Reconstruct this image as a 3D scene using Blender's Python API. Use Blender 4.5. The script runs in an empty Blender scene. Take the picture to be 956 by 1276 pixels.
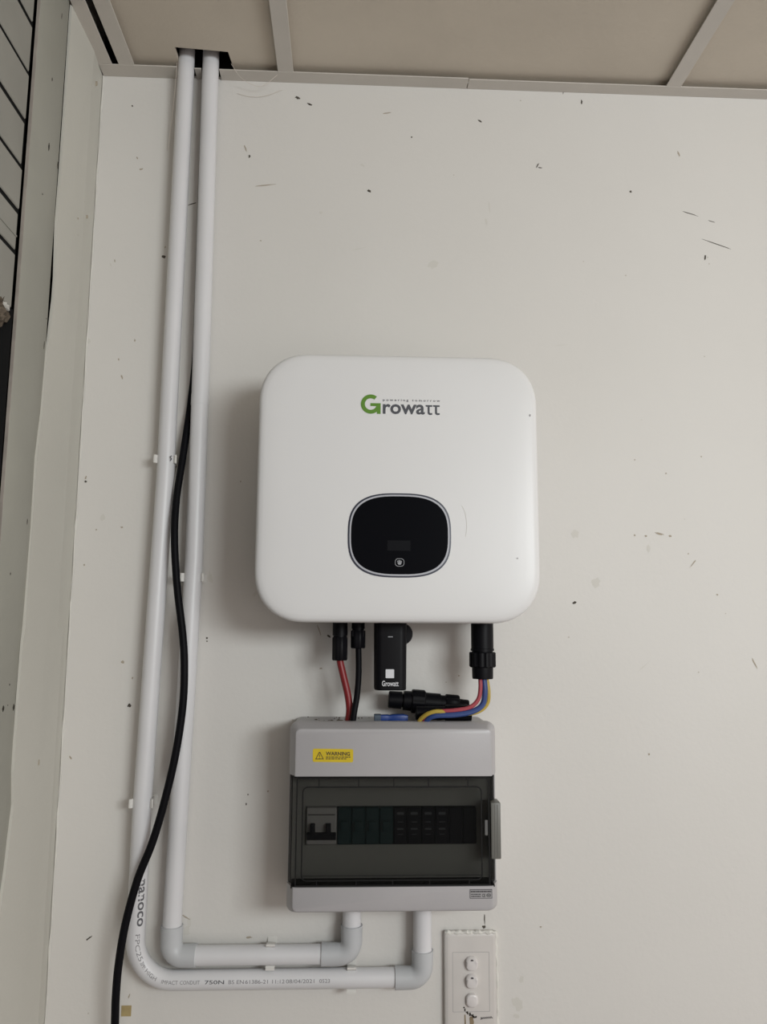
import bpy, bmesh, math, random
from mathutils import Vector, Matrix

random.seed(7)
PI = math.pi
SC = bpy.context.scene
COL = SC.collection

# ------------------------------------------------------------------ camera, world, lights, exposure
cam_data = bpy.data.cameras.new('camera')
cam = bpy.data.objects.new('camera', cam_data)
COL.objects.link(cam)
cam_data.sensor_fit = 'VERTICAL'
cam_data.sensor_height = 36.0
cam_data.lens = 974.0 / 1276.0 * 36.0
cam_data.clip_start = 0.02
cam.matrix_world = Matrix((
    (0.9990276, -0.01205356, -0.0424095, 0.0),
    (-0.04367578, -0.13915307, -0.98930726, -1.2),
    (0.00602326, 0.99019752, -0.13954421, 1.72),
    (0, 0, 0, 1)))
SC.camera = cam

world = bpy.data.worlds.new('daylight')
SC.world = world
world.use_nodes = True
wb = world.node_tree.nodes['Background']
wb.inputs['Color'].default_value = (1.0, 0.915, 0.855, 1)
wb.inputs['Strength'].default_value = 0.83

def area(name, loc, target, sx, sy, power, color):
    l = bpy.data.lights.new(name, 'AREA')
    l.shape = 'RECTANGLE'
    l.size, l.size_y = sx, sy
    l.energy = power
    l.color = color
    o = bpy.data.objects.new(name, l)
    COL.objects.link(o)
    o.location = loc
    o.rotation_euler = (Vector(target) - Vector(loc)).to_track_quat('-Z', 'Y').to_euler()
    return o

# daylight through the shop doorway, to the right behind the photographer
area('doorway_daylight', (1.20, -2.20, 2.05), (0.12, 0, 1.70), 0.90, 0.40, 28.5, (0.95, 1.0, 1.01))

SC.view_settings.view_transform = 'Standard'
SC.view_settings.look = 'None'
SC.view_settings.gamma = 1.0
SC.view_settings.use_curve_mapping = False
SC.view_settings.exposure = 0.0

# ------------------------------------------------------------------ materials
def mat(name, color, rough=0.5, metal=0.0, spec=0.5, var=0.0, vscale=12.0, bump=0.0, bscale=200.0, tint=None, coat=0.0):
    m = bpy.data.materials.new(name)
    m.use_nodes = True
    nt = m.node_tree
    b = nt.nodes['Principled BSDF']
    b.inputs['Base Color'].default_value = (*color, 1)
    b.inputs['Roughness'].default_value = rough
    b.inputs['Metallic'].default_value = metal
    b.inputs['Specular IOR Level'].default_value = spec
    b.inputs['Coat Weight'].default_value = coat
    tc = nt.nodes.new('ShaderNodeTexCoord')
    if var > 0:
        n = nt.nodes.new('ShaderNodeTexNoise')
        n.inputs['Scale'].default_value = vscale
        n.inputs['Detail'].default_value = 5
        nt.links.new(tc.outputs['Object'], n.inputs['Vector'])
        r = nt.nodes.new('ShaderNodeValToRGB')
        t2 = tint or tuple(c * (1 - var) for c in color)
        r.color_ramp.elements[0].position = 0.3
        r.color_ramp.elements[1].position = 0.7
        r.color_ramp.elements[0].color = (*t2, 1)
        r.color_ramp.elements[1].color = (*color, 1)
        nt.links.new(n.outputs['Fac'], r.inputs['Fac'])
        nt.links.new(r.outputs['Color'], b.inputs['Base Color'])
    if bump > 0:
        n2 = nt.nodes.new('ShaderNodeTexNoise')
        n2.inputs['Scale'].default_value = bscale
        n2.inputs['Detail'].default_value = 3
        nt.links.new(tc.outputs['Object'], n2.inputs['Vector'])
        bp = nt.nodes.new('ShaderNodeBump')
        bp.inputs['Strength'].default_value = bump
        bp.inputs['Distance'].default_value = 0.002
        nt.links.new(n2.outputs['Fac'], bp.inputs['Height'])
        nt.links.new(bp.outputs['Normal'], b.inputs['Normal'])
    return m

def speckled_wall(name, c1, c2, speck):
    m = mat(name, c1, 0.55, 0, 0.35, 0.05, 2.2, 0.16, 120, tint=c2)
    nt = m.node_tree
    b = nt.nodes['Principled BSDF']
    src = b.inputs['Base Color'].links[0].from_socket
    tc = [n for n in nt.nodes if n.type == 'TEX_COORD'][0]
    v = nt.nodes.new('ShaderNodeTexVoronoi')
    v.inputs['Scale'].default_value = 26
    nt.links.new(tc.outputs['Object'], v.inputs['Vector'])
    lt = nt.nodes.new('ShaderNodeMath'); lt.operation = 'LESS_THAN'; lt.inputs[1].default_value = 0.035
    nt.links.new(v.outputs['Distance'], lt.inputs[0])
    n = nt.nodes.new('ShaderNodeTexNoise'); n.inputs['Scale'].default_value = 5
    nt.links.new(tc.outputs['Object'], n.inputs['Vector'])
    gt = nt.nodes.new('ShaderNodeMath'); gt.operation = 'GREATER_THAN'; gt.inputs[1].default_value = 0.56
    nt.links.new(n.outputs['Fac'], gt.inputs[0])
    mu = nt.nodes.new('ShaderNodeMath'); mu.operation = 'MULTIPLY'
    nt.links.new(lt.outputs[0], mu.inputs[0]); nt.links.new(gt.outputs[0], mu.inputs[1])
    m2 = nt.nodes.new('ShaderNodeMath'); m2.operation = 'MULTIPLY'; m2.inputs[1].default_value = 0.55
    nt.links.new(mu.outputs[0], m2.inputs[0])
    mx = nt.nodes.new('ShaderNodeMix'); mx.data_type = 'RGBA'
    nt.links.new(m2.outputs[0], mx.inputs['Factor'])
    nt.links.new(src, mx.inputs['A'])
    mx.inputs['B'].default_value = (*speck, 1)
    nt.links.new(mx.outputs['Result'], b.inputs['Base Color'])
    return m

def smoke_plastic(name, tint, gloss):
    m = bpy.data.materials.new(name)
    m.use_nodes = True
    nt = m.node_tree
    nt.nodes.remove(nt.nodes['Principled BSDF'])
    out = nt.nodes['Material Output']
    t = nt.nodes.new('ShaderNodeBsdfTransparent'); t.inputs['Color'].default_value = (*tint, 1)
    g = nt.nodes.new('ShaderNodeBsdfPrincipled')
    g.inputs['Base Color'].default_value = (0.02, 0.021, 0.02, 1); g.inputs['Specular IOR Level'].default_value = 0.25; g.inputs['Roughness'].default_value = 0.25
    mx = nt.nodes.new('ShaderNodeMixShader'); mx.inputs[0].default_value = gloss
    nt.links.new(t.outputs[0], mx.inputs[1]); nt.links.new(g.outputs[0], mx.inputs[2])
    nt.links.new(mx.outputs[0], out.inputs['Surface'])
    return m

M = dict(
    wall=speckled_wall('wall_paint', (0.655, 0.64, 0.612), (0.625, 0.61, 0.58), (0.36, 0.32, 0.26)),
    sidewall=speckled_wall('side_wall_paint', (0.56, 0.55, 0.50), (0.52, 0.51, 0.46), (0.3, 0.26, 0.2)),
    ceiling=mat('ceiling_board', (0.575, 0.52, 0.44), 0.8, 0, 0.2, 0.1, 6, 0.2, 150),
    batten=mat('batten_paint', (0.56, 0.53, 0.485), 0.6, 0, 0.3, 0.08, 9, 0.1, 90),
    post=mat('post_paint', (0.345, 0.34, 0.297), 0.5, 0, 0.4, 0.12, 7, 0.15, 100),
    plank=mat('plank_paint', (0.30, 0.293, 0.262), 0.6, 0, 0.3, 0.14, 8, 0.2, 80),
    rawwood=mat('raw_wood', (0.35, 0.315, 0.28), 0.8, 0, 0.2, 0.3, 30),
    shade_black=mat('painted_shade', (0.012, 0.012, 0.012), 0.9, 0, 0.1),  # near-black colour painting in the shade inside gaps and openings
    glass_dark=mat('dark_pane', (0.02, 0.022, 0.03), 0.25, 0, 0.5),
    floor=mat('concrete_floor', (0.42, 0.33, 0.30), 0.8, 0, 0.2, 0.2, 4),
    pvc=mat('white_pvc', (0.67, 0.67, 0.685), 0.38, 0, 0.45, 0.06, 9, 0.04, 60),
    pvcgrey=mat('grey_pvc', (0.50, 0.515, 0.53), 0.4, 0, 0.4, 0.06, 20),
    clip=mat('clip_plastic', (0.66, 0.65, 0.62), 0.45),
    white=mat('inverter_white', (0.70, 0.70, 0.70), 0.36, 0, 0.4, 0.02, 4, 0.02, 300),
    alu=mat('cast_aluminium', (0.42, 0.43, 0.44), 0.5, 0.6),
    black=mat('black_plastic', (0.0045, 0.0045, 0.006), 0.42, 0, 0.11),
    rubber=mat('black_rubber', (0.004, 0.004, 0.0055), 0.5, 0, 0.09),
    glossblack=mat('black_glass', (0.0022, 0.0026, 0.0042), 0.25, 0, 0.04),
    lcd=mat('lcd_window', (0.0075, 0.008, 0.010), 0.3, 0, 0.05),
    navy=mat('navy_rim', (0.02, 0.024, 0.045), 0.4),
    silver=mat('silver_rim', (0.42, 0.43, 0.47), 0.4, 0.0),
    icon=mat('icon_print', (0.30, 0.31, 0.33), 0.5),
    green=mat('logo_green', (0.085, 0.22, 0.008), 0.5),
    charcoal=mat('logo_charcoal', (0.055, 0.058, 0.07), 0.5),
    whiteprint=mat('white_print', (0.62, 0.63, 0.66), 0.5),
    boxgrey=mat('enclosure_grey', (0.405, 0.395, 0.405), 0.36, 0, 0.5, 0.03, 30, 0.05, 500),
    plategrey=mat('inner_panel_grey', (0.47, 0.47, 0.44), 0.5),
    smoke=smoke_plastic('smoked_plastic', (0.61, 0.608, 0.60), 0.10),
    seam=mat('dark_seam', (0.006, 0.006, 0.006), 0.6, 0, 0.2),
    latch=mat('latch_grey', (0.135, 0.135, 0.122), 0.45),
    catch=mat('catch_grey', (0.10, 0.10, 0.10), 0.5),
    breaker=mat('breaker_white', (0.66, 0.65, 0.64), 0.5),
    darkgreen=mat('dark_green_plastic', (0.010, 0.055, 0.060), 0.5),
    modblack=mat('module_black', (0.010, 0.010, 0.018), 0.5, 0, 0.2),
    modmark=mat('module_mark', (0.14, 0.15, 0.165), 0.5),
    yellow=mat('yellow_sticker', (0.62, 0.46, 0.012), 0.5, 0, 0.4, 0.1, 60),
    stickerink=mat('sticker_ink', (0.07, 0.045, 0.01), 0.6),
    ink=mat('label_ink', (0.06, 0.055, 0.06), 0.6),
    labelgrey=mat('label_grey', (0.33, 0.325, 0.33), 0.5),
    pipeink=mat('pipe_ink', (0.10, 0.10, 0.11), 0.6),
    pipeinkfaint=mat('pipe_ink_faint', (0.22, 0.215, 0.225), 0.6),
    red=mat('red_insulation', (0.20, 0.010, 0.012), 0.42),
    redwire=mat('red_wire', (0.33, 0.045, 0.062), 0.42),
    bluewire=mat('blue_wire', (0.02, 0.05, 0.185), 0.42),
    yellowwire=mat('yellow_wire', (0.40, 0.285, 0.04), 0.42),
    blueplastic=mat('blue_plastic', (0.008, 0.04, 0.21), 0.4),
    blueend=mat('slate_plastic', (0.05, 0.075, 0.11), 0.5),
    switch=mat('switch_white', (0.60, 0.575, 0.55), 0.36, 0, 0.45, 0.06, 30),
    rocker=mat('rocker_white', (0.70, 0.675, 0.665), 0.3, 0, 0.5),
    filler=mat('paint_bead', (0.70, 0.69, 0.645), 0.6, 0, 0.3, 0.12, 60, 0.5, 150),
    grime=mat('dark_grime', (0.035, 0.03, 0.024), 0.85, 0, 0.2),
    rust=mat('brown_drip', (0.30, 0.235, 0.15), 0.8, 0, 0.2, 0.4, 80),
    tape=mat('brown_tape', (0.42, 0.33, 0.16), 0.5, 0, 0.4, 0.25, 60),
    stain_d=mat('stain_dark', (0.08, 0.07, 0.058), 0.8, 0, 0.2),
    stain_b=mat('stain_brown', (0.38, 0.335, 0.27), 0.8, 0, 0.2),
    stain_g=mat('stain_smudge', (0.60, 0.585, 0.545), 0.7, 0, 0.2),
    nest=mat('nest_debris', (0.16, 0.13, 0.10), 0.95, 0, 0.1, 0.7, 180, 0.8, 220),
    flake=mat('plaster_flake', (0.55, 0.54, 0.50), 0.9, 0, 0.1, 0.3, 90, 0.5, 160),
    web=mat('cobweb_silk', (0.62, 0.56, 0.50), 0.7),
)

# ------------------------------------------------------------------ mesh helpers (all shapes are written in room coordinates, metres)
def BM():
    return bmesh.new()

def box(bm, x0, x1, y0, y1, z0, z1, bev=0.0, seg=2):
    r = bmesh.ops.create_cube(bm, size=1.0)
    vs = r['verts']
    for v in vs:
        v.co = Vector((x0 + (v.co.x + .5) * (x1 - x0), y0 + (v.co.y + .5) * (y1 - y0), z0 + (v.co.z + .5) * (z1 - z0)))
    if bev > 0:
        es = list({e for v in vs for e in v.link_edges})
        bmesh.ops.bevel(bm, geom=es, offset=bev, segments=seg, affect='EDGES', profile=0.5)

def loft(bm, loops, cap0=True, cap1=True):
    rings = [[bm.verts.new(p) for p in lp] for lp in loops]
    n = len(rings[0])
    for a, b in zip(rings, rings[1:]):
        for i in range(n):
            j = (i + 1) % n
            bm.faces.new((a[i], a[j], b[j], b[i]))
    if cap0: bm.faces.new(list(reversed(rings[0])))
    if cap1: bm.faces.new(rings[-1])

def ring_band(bm, outer, inner):
    a = [bm.verts.new(p) for p in outer]; b = [bm.verts.new(p) for p in inner]
    n = len(a)
    for i in range(n):
        j = (i + 1) % n
        bm.faces.new((a[i], a[j], b[j], b[i]))

def smooth_path(pts, n=8):
    """Catmull-Rom through the points."""
    P = [Vector(p) for p in pts]
    P = [P[0] * 2 - P[1]] + P + [P[-1] * 2 - P[-2]]
    out = []
    for k in range(1, len(P) - 2):
        a, b, c, d = P[k - 1:k + 3]
        for i in range(n):
            t = i / n
            out.append(0.5 * ((2 * b) + (c - a) * t + (2 * a - 5 * b + 4 * c - d) * t * t + (3 * b - a - 3 * c + d) * t ** 3))
    out.append(P[-2])
    return out

def tube(bm, pts, r, seg=16, caps=True):
    pts = [Vector(p) for p in pts]
    n = len(pts)
    rs = r if isinstance(r, (list, tuple)) else [r] * n
    tang = [(pts[min(i + 1, n - 1)] - pts[max(i - 1, 0)]).normalized() for i in range(n)]
    ref = Vector((0, 1, 0)) if abs(tang[0].y) < 0.9 else Vector((1, 0, 0))
    u = tang[0].cross(ref).normalized()
    loops = []
    for i in range(n):
        u = (u - tang[i] * u.dot(tang[i])).normalized()
        w = tang[i].cross(u)
        loops.append([pts[i] + (u * math.cos(2 * PI * k / seg) + w * math.sin(2 * PI * k / seg)) * rs[i] for k in range(seg)])
    loft(bm, loops, caps, caps)

def lathe(bm, origin, axis, prof, seg=24):
    """prof: (distance along the axis, radius)"""
    o = Vector(origin); a = Vector(axis).normalized()
    ref = Vector((0, 1, 0)) if abs(a.y) < 0.9 else Vector((1, 0, 0))
    u = a.cross(ref).normalized(); w = a.cross(u)
    loft(bm, [[o + a * s + (u * math.cos(2 * PI * k / seg) + w * math.sin(2 * PI * k / seg)) * r for k in range(seg)] for s, r in prof])

def rrect(x0, x1, z0, z1, r, y, n=6, e=2.0):
    """rounded rectangle loop in a plane of constant depth y; e > 2 gives squarer corners"""
    out = []
    for cx, cz, a0 in ((x1 - r, z1 - r, 0), (x0 + r, z1 - r, 90), (x0 + r, z0 + r, 180), (x1 - r, z0 + r, 270)):
        for k in range(n + 1):
            a = math.radians(a0 + 90 * k / n)
            c, s = math.cos(a), math.sin(a)
            out.append(Vector((cx + r * math.copysign(abs(c) ** (2 / e), c), y, cz + r * math.copysign(abs(s) ** (2 / e), s))))
    return out

def superell(cx, cz, hx, hz, e, y, n=72):
    out = []
    for k in range(n):
        a = 2 * PI * k / n
        c, s = math.cos(a), math.sin(a)
        out.append(Vector((cx + hx * math.copysign(abs(c) ** (2 / e), c), y, cz + hz * math.copysign(abs(s) ** (2 / e), s))))
    return out

def poly(bm, pts, y0, y1):
    """prism between two depths from (x, z) points"""
    loft(bm, [[Vector((x, y0, z)) for x, z in pts], [Vector((x, y1, z)) for x, z in pts]])

def finish(bm, name, material, origin=(0, 0, 0), angle=35, smooth=True):
    bmesh.ops.recalc_face_normals(bm, faces=bm.faces)
    o = Vector(origin)
    for v in bm.verts: v.co -= o
    me = bpy.data.meshes.new(name)
    bm.to_mesh(me); bm.free()
    if smooth:
        me.shade_smooth()
        me.set_sharp_from_angle(angle=math.radians(angle))
    me.materials.append(material)
    ob = bpy.data.objects.new(name, me)
    COL.objects.link(ob)
    return ob

def thing(name, label, cat, loc, group=None):
    o = bpy.data.objects.new(name, None)
    o.empty_display_size = 0.02
    COL.objects.link(o)
    o.location = loc
    o['label'] = label; o['category'] = cat
    if group: o['group'] = group
    return o

def origin_of(p):
    v = Vector(p.location)
    while p.parent:
        p = p.parent; v += Vector(p.location)
    return v

def part(name, bm, material, parent, label=None, **kw):
    ob = finish(bm, name, material, origin_of(parent), **kw)
    ob.parent = parent
    if label: ob['label'] = label
    return ob

def solo(name, bm, material, label, cat, loc, group=None, kind=None, **kw):
    ob = finish(bm, name, material, loc, **kw)
    ob.location = loc
    ob['label'] = label; ob['category'] = cat
    if group: ob['group'] = group
    if kind: ob['kind'] = kind
    return ob

def struct(name, bm, material, label=None, **kw):
    if bm is None:
        ob = bpy.data.objects.new(name, None); COL.objects.link(ob)
    else:
        ob = finish(bm, name, material, **kw)
    ob['kind'] = 'structure'
    if label: ob['label'] = label
    return ob

def glyphs(s, bold=0.0):
    """outline of a word as flat (x, y) vertices and faces, scaled to a unit box"""
    cu = bpy.data.curves.new('lettering', 'FONT')
    cu.body = s; cu.size = 1.0; cu.offset = bold; cu.resolution_u = 3
    ob = bpy.data.objects.new('lettering', cu)
    COL.objects.link(ob)
    dg = bpy.context.evaluated_depsgraph_get(); dg.update()
    me = bpy.data.meshes.new_from_object(ob.evaluated_get(dg))
    vs = [(v.co.x, v.co.y) for v in me.vertices]; fs = [tuple(p.vertices) for p in me.polygons]
    bpy.data.objects.remove(ob); bpy.data.curves.remove(cu); bpy.data.meshes.remove(me)
    x0 = min(v[0] for v in vs); x1 = max(v[0] for v in vs); y0 = min(v[1] for v in vs); y1 = max(v[1] for v in vs)
    return [((x - x0) / (x1 - x0), (y - y0) / (y1 - y0)) for x, y in vs], fs

def word(bm, s, x0, x1, z0, z1, y, bold=0.0, slope=0.0):
    vs, fs = glyphs(s, bold)
    bv = [bm.verts.new((x0 + a * (x1 - x0), y, z0 + b * (z1 - z0) + a * slope)) for a, b in vs]
    for f in fs:
        try: bm.faces.new([bv[i] for i in f])
        except ValueError: pass

# ------------------------------------------------------------------ the setting
b = BM(); box(b, -0.70, 2.6, 0.0, 0.10, 0.0, 2.6185)
wall_back = struct('wall_back', b, M['wall'], 'off-white painted wall with scuffs and fly specks', smooth=False)
b = BM(); box(b, -2.0, 2.6, -3.4, 0.1, -0.06, 0.0)
struct('floor', b, M['floor'], smooth=False)

# wear on the back wall: each mark (x mm, z mm, half length, half width, tilt, tone)
MARKS=[(24.4,2422.4,4.0,2.7,-20,'d'),(461.7,2434.8,2.2,2.2,0,'d'),(-304.4,2298.7,3.2,3.7,90,'d'),(-302.6,2315.2,2.5,1.2,80,'b'),(-96.1,2585.0,4.4,2.5,-20,'d'),(-75.9,2574.1,5.0,1.5,-25,'d'),(209.3,2553.9,4.4,1.6,-35,'d'),(305.6,2477.3,5.0,1.1,60,'d'),(309.5,2473.1,3.7,1.0,0,'d'),(546.9,2505.7,5.6,1.4,-70,'b'),(383.7,2595.7,4.4,1.6,90,'d'),(352.6,2616.8,11.2,0.9,85,'d'),(52.8,2562.8,7.5,0.9,10,'b'),(559.6,2399.1,16.2,0.7,-17,'d'),(597.1,2385.9,6.2,0.6,-15,'d'),(605.8,2344.9,28.6,0.7,-19,'d'),(582.9,2321.7,4.7,1.6,85,'d'),(347.3,1751.5,3.2,2.2,25,'d'),(380.9,1782.7,8.7,7.5,40,'g'),(351.6,1858.7,7.5,6.2,70,'g'),(485.5,1860.2,7.5,2.0,-15,'b'),(502.0,1856.6,2.5,1.9,0,'b'),(463.6,1856.1,2.5,1.5,0,'b'),(445.7,1857.2,1.6,1.6,0,'b'),(466.6,1837.2,3.1,6.2,0,'g'),(537.1,1814.0,8.7,0.9,50,'b'),(625.2,1661.3,10.0,1.2,-65,'b'),(452.8,1655.8,14.9,0.9,40,'g'),(-323.4,1595.8,3.0,2.7,0,'d'),(-336.1,1658.8,2.5,2.5,0,'b'),(-406.5,1937.2,1.2,3.7,-20,'b'),(-406.1,1930.9,2.2,1.7,0,'d'),(-213.0,1694.8,1.6,1.6,0,'d'),(-212.8,1690.1,1.2,1.2,0,'d'),(-146.4,2426.8,17.4,0.9,8,'b'),(-262.1,2391.0,7.5,1.0,20,'d'),(-179.7,2491.0,1.2,7.5,20,'b'),(-172.7,2477.0,1.6,2.7,0,'d'),(-367.2,2560.4,1.5,1.5,0,'d'),(-347.4,2448.5,3.7,1.5,20,'b'),(-354.8,2468.0,1.2,2.5,30,'b'),(94.5,2520.7,1.5,1.5,0,'d'),(13.4,2467.5,5.0,1.9,-30,'g'),(217.9,2374.6,1.9,7.5,10,'g'),(223.6,2400.2,1.2,12.4,5,'g'),(-150.3,2330.5,1.2,1.2,0,'b'),(202.2,1292.7,0.9,8.7,0,'d'),(200.9,1282.8,2.7,2.5,0,'d'),(120.2,1294.6,2.5,2.2,0,'b'),(100.4,1271.8,1.9,1.6,0,'b'),(-363.3,1273.4,5.6,1.2,35,'d'),(-404.2,1521.3,3.7,1.2,-50,'b'),(-147.0,1455.1,1.2,2.5,0,'d'),(-145.0,1468.6,1.0,1.2,0,'d'),(-115.9,1473.1,1.5,1.5,0,'b'),(-303.1,1196.4,3.7,1.0,70,'b'),(248.3,1179.5,7.5,11.2,20,'g'),(246.9,1162.5,5.0,3.7,0,'g'),(254.7,1211.6,3.7,5.0,0,'g'),(284.3,1282.0,1.5,1.5,0,'b'),(454.8,1524.9,1.6,1.6,0,'b'),(572.8,1765.6,1.7,1.5,0,'b'),(530.1,1829.0,1.2,1.2,0,'b'),(500.1,1956.5,1.4,1.4,0,'b'),(558.7,1984.7,1.2,1.2,0,'b'),(450.5,1977.8,1.2,1.2,0,'b'),(-142.9,1761.4,2.5,5.0,-30,'g'),(-211.5,1785.1,3.7,11.2,10,'g'),(-30.1,1698.2,1.9,3.7,60,'d'),(-44.7,1706.5,1.0,8.7,20,'b'),(-41.4,1650.4,2.5,1.2,0,'b'),(167.2,1640.4,1.6,1.2,0,'b'),(-53.9,2382.0,3.1,2.5,0,'g'),(-227.9,1300.0,6.2,1.1,-30,'b'),(-138.0,1272.1,5.0,1.7,0,'b'),(-223.0,1292.4,3.7,7.5,0,'g'),(-226.0,1281.6,5.0,7.5,0,'g'),(147.7,1630.8,0.9,0.9,0,'b'),(198.4,1588.3,1.7,2.5,0,'d'),(8.3,2321.1,14.9,0.7,15,'g'),(338.1,2165.3,11.2,0.7,5,'g'),(130.1,2296.8,10.0,7.5,0,'g'),(-170.1,1934.2,1.2,1.2,0,'b'),(-360.1,2097.6,1.5,3.7,20,'b'),(-343.2,2158.2,1.2,2.5,0,'b'),(-366.6,2126.2,1.2,1.9,0,'b'),(-347.8,1860.9,2.2,1.5,0,'b'),(-377.5,1875.4,3.7,6.2,0,'g'),(-401.0,1802.9,1.2,1.9,0,'b'),(-381.5,2289.8,1.0,3.1,10,'b'),(-387.5,2282.9,1.2,3.7,20,'g'),(-415.4,2155.3,5.0,5.0,0,'g'),(-386.1,1856.8,1.2,1.2,0,'b'),(-320.7,1635.4,1.2,1.9,0,'b')]

for tone, nm in (('d', 'stain_d'), ('b', 'stain_b'), ('g', 'stain_g')):
    b = BM()
    for x, z, hl, hw, an, k in MARKS:
        if k != tone: continue
        n = 14; a = math.radians(an); pts = []
        for i in range(n):
            t = 2 * PI * i / n; q = random.uniform(0.62, 1.15)
            u, v = hl * q * math.cos(t), hw * q * math.sin(t)
            pts.append(((x + u * math.cos(a) - v * math.sin(a)) / 1000, (z + u * math.sin(a) + v * math.cos(a)) / 1000))
        poly(b, pts, 0.0005, -0.0003 if k != 'g' else -0.00015)
    o = part('scuff_mark', b, M[nm], wall_back, smooth=False); o['kind'] = 'stuff'

# ceiling: boards between cover strips, with a rough hole for the conduits
ceiling = struct('ceiling', None, None, 'tan ceiling boards between pale cover strips')
def cpanel(spans):
    b = BM()
    loft(b, [[Vector((x, y, z)) for x, y in spans] for z in (2.6225, 2.6300)])
    return part('ceiling_panel', b, M['ceiling'], ceiling, smooth=False)
cpanel([(-0.375, -3.2), (-0.118, -3.2), (-0.118, -0.002), (-0.2000, -0.002), (-0.2015, -0.022), (-0.2045, -0.0535), (-0.2360, -0.0560), (-0.2880, -0.0600), (-0.2895, -0.002), (-0.375, -0.002)])
cpanel([(-0.112, -3.2), (0.532, -3.2), (0.532, -0.002), (-0.112, -0.002)])
cpanel([(0.536, -3.2), (1.18, -3.2), (1.18, -0.002), (0.536, -0.002)])
cpanel([(1.184, -3.2), (2.6, -3.2), (2.6, -0.002), (1.184, -0.002)])
for x0, x1, dx in ((-0.3845, -0.3595, 0.004), (-0.1285, -0.1030, 0.007), (0.5200, 0.5455, 0.004), (1.17, 1.195, 0.0)):
    b = BM(); box(b, x0, x1, -3.2, -0.0235, 2.6125, 2.6145, 0.0004, 1); box(b, x0 + 0.008, x1 - 0.008, -3.2, -0.0235, 2.6145, 2.6230)
    for v in b.verts: v.co.x += dx * min(1.0, -v.co.y / 0.17) if v.co.y > -0.2 else dx
    part('batten', b, M['batten'], ceiling, smooth=False)
b = BM(); box(b, -2.0, 2.6, -3.4, 0.1, 2.92, 2.95); box(b, -2.0, 2.6, 0.0, 0.1, 2.6187, 2.92); box(b, -2.0, 2.6, -3.4, -3.3, 2.63, 2.92); box(b, 2.5, 2.6, -3.3, 0.0, 2.63, 2.92)  # black boxes above the ceiling, added to keep light out of its hole
part('roof_blackout', b, M['shade_black'], ceiling, smooth=False)
trim_1 = struct('trim_1', None, None, 'painted cover strip where the ceiling meets the back wall')
for x0, x1, w in ((-0.4165, -0.2915, 0.0285), (-0.2630, -0.2520, 0.026), (-0.2230, 0.187, 0.0255), (0.1885, 1.6, 0.0235)):
    b = BM(); box(b, x0, x1, -w, 0.0, 2.6122, 2.6140, 0.0004, 1); box(b, x0, x1, -0.004, 0.0, 2.6140, 2.6230)
    part('cover_strip', b, M['batten'], trim_1, smooth=False)
b = BM(); box(b, -0.4165, -0.3945, -0.30, -0.0285, 2.6124, 2.6142, 0.0004, 1); box(b, -0.4165, -0.4095, -0.30, -0.0285, 2.6142, 2.6195)
struct('trim_2', b, M['batten'], 'painted cover strip along the top of the left wall', smooth=False)

# left wall: plaster sheet by the corner, upright post, then boards over a dark opening
EDGE = [(2.70, -0.149), (2.596, -0.1494), (2.463, -0.1523), (2.349, -0.1515), (2.267, -0.1556), (2.193, -0.1488), (2.163, -0.148), (2.105, -0.1512), (2.078, -0.1552),
        (1.998, -0.1582), (1.933, -0.1663), (1.842, -0.164), (1.816, -0.1647), (1.712, -0.1674), (1.692, -0.1715), (1.617, -0.1734), (1.533, -0.171), (1.492, -0.164),
        (1.421, -0.1739), (1.372, -0.1823), (1.2, -0.186), (0.6, -0.18), (0.0, -0.18)]
b = BM(); box(b, -0.70, -0.4480, -3.2, 0.0, 0.0, 1.10); box(b, -0.70, -0.4480, -3.2, 0.0, 2.62, 2.95); box(b, -0.70, -0.4480, -0.248, 0.0, 1.10, 2.62)
wall_left = struct('wall_left', b, M['shade_black'], 'left side wall of plaster sheet, post and boards', smooth=False)
b = BM(); rows = []
def bulge(z): return 0.0008 * math.sin(z * 9.0) + 0.0006 * math.sin(z * 23 + 1)
for z, ye in EDGE:
    fr = [(-0.4185, 0.0), (-0.4172, -0.02 * (1 if z > 1.7 else .8)), (-0.4138, -0.058 * (1 if z > 1.7 else .62)), (-0.4140 + bulge(z), -0.10), (-0.4155 + bulge(z), ye)]
    rows.append([b.verts.new((x, y, z)) for x, y in fr] + [b.verts.new((fr[-1][0] - 0.0035, ye, z)), b.verts.new((-0.4225, 0.0, z))])
for r0, r1 in zip(rows, rows[1:]):
    for i in range(7):
        j = (i + 1) % 7
        b.faces.new((r0[i], r0[j], r1[j], r1[i]))
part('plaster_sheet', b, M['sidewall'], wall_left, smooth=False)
b = BM()
tube(b, [(-0.4168 + .0005 * math.sin(k * 1.9), -.0010, 2.612 - .03 * k) for k in range(86)], [.0011 + .0005 * math.sin(k * 1.3) + .0004 * math.sin(k * 3.1) for k in range(86)], 6)
part('filler_bead', b, M['filler'], wall_left)
trim_3 = struct('trim_3', None, None, 'grey-green painted upright post on the left wall')
b = BM(); box(b, -0.4220, -0.4185, -0.2475, -0.1545, 0.0, 2.9, 0.0010, 2)
part('post_face', b, M['post'], trim_3)
b = BM(); box(b, -0.4232, -0.4189, -0.2485, -0.2474, 0.0, 2.9, 0.0003, 1)
part('post_edge', b, M['rawwood'], trim_3)
b = BM()
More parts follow.
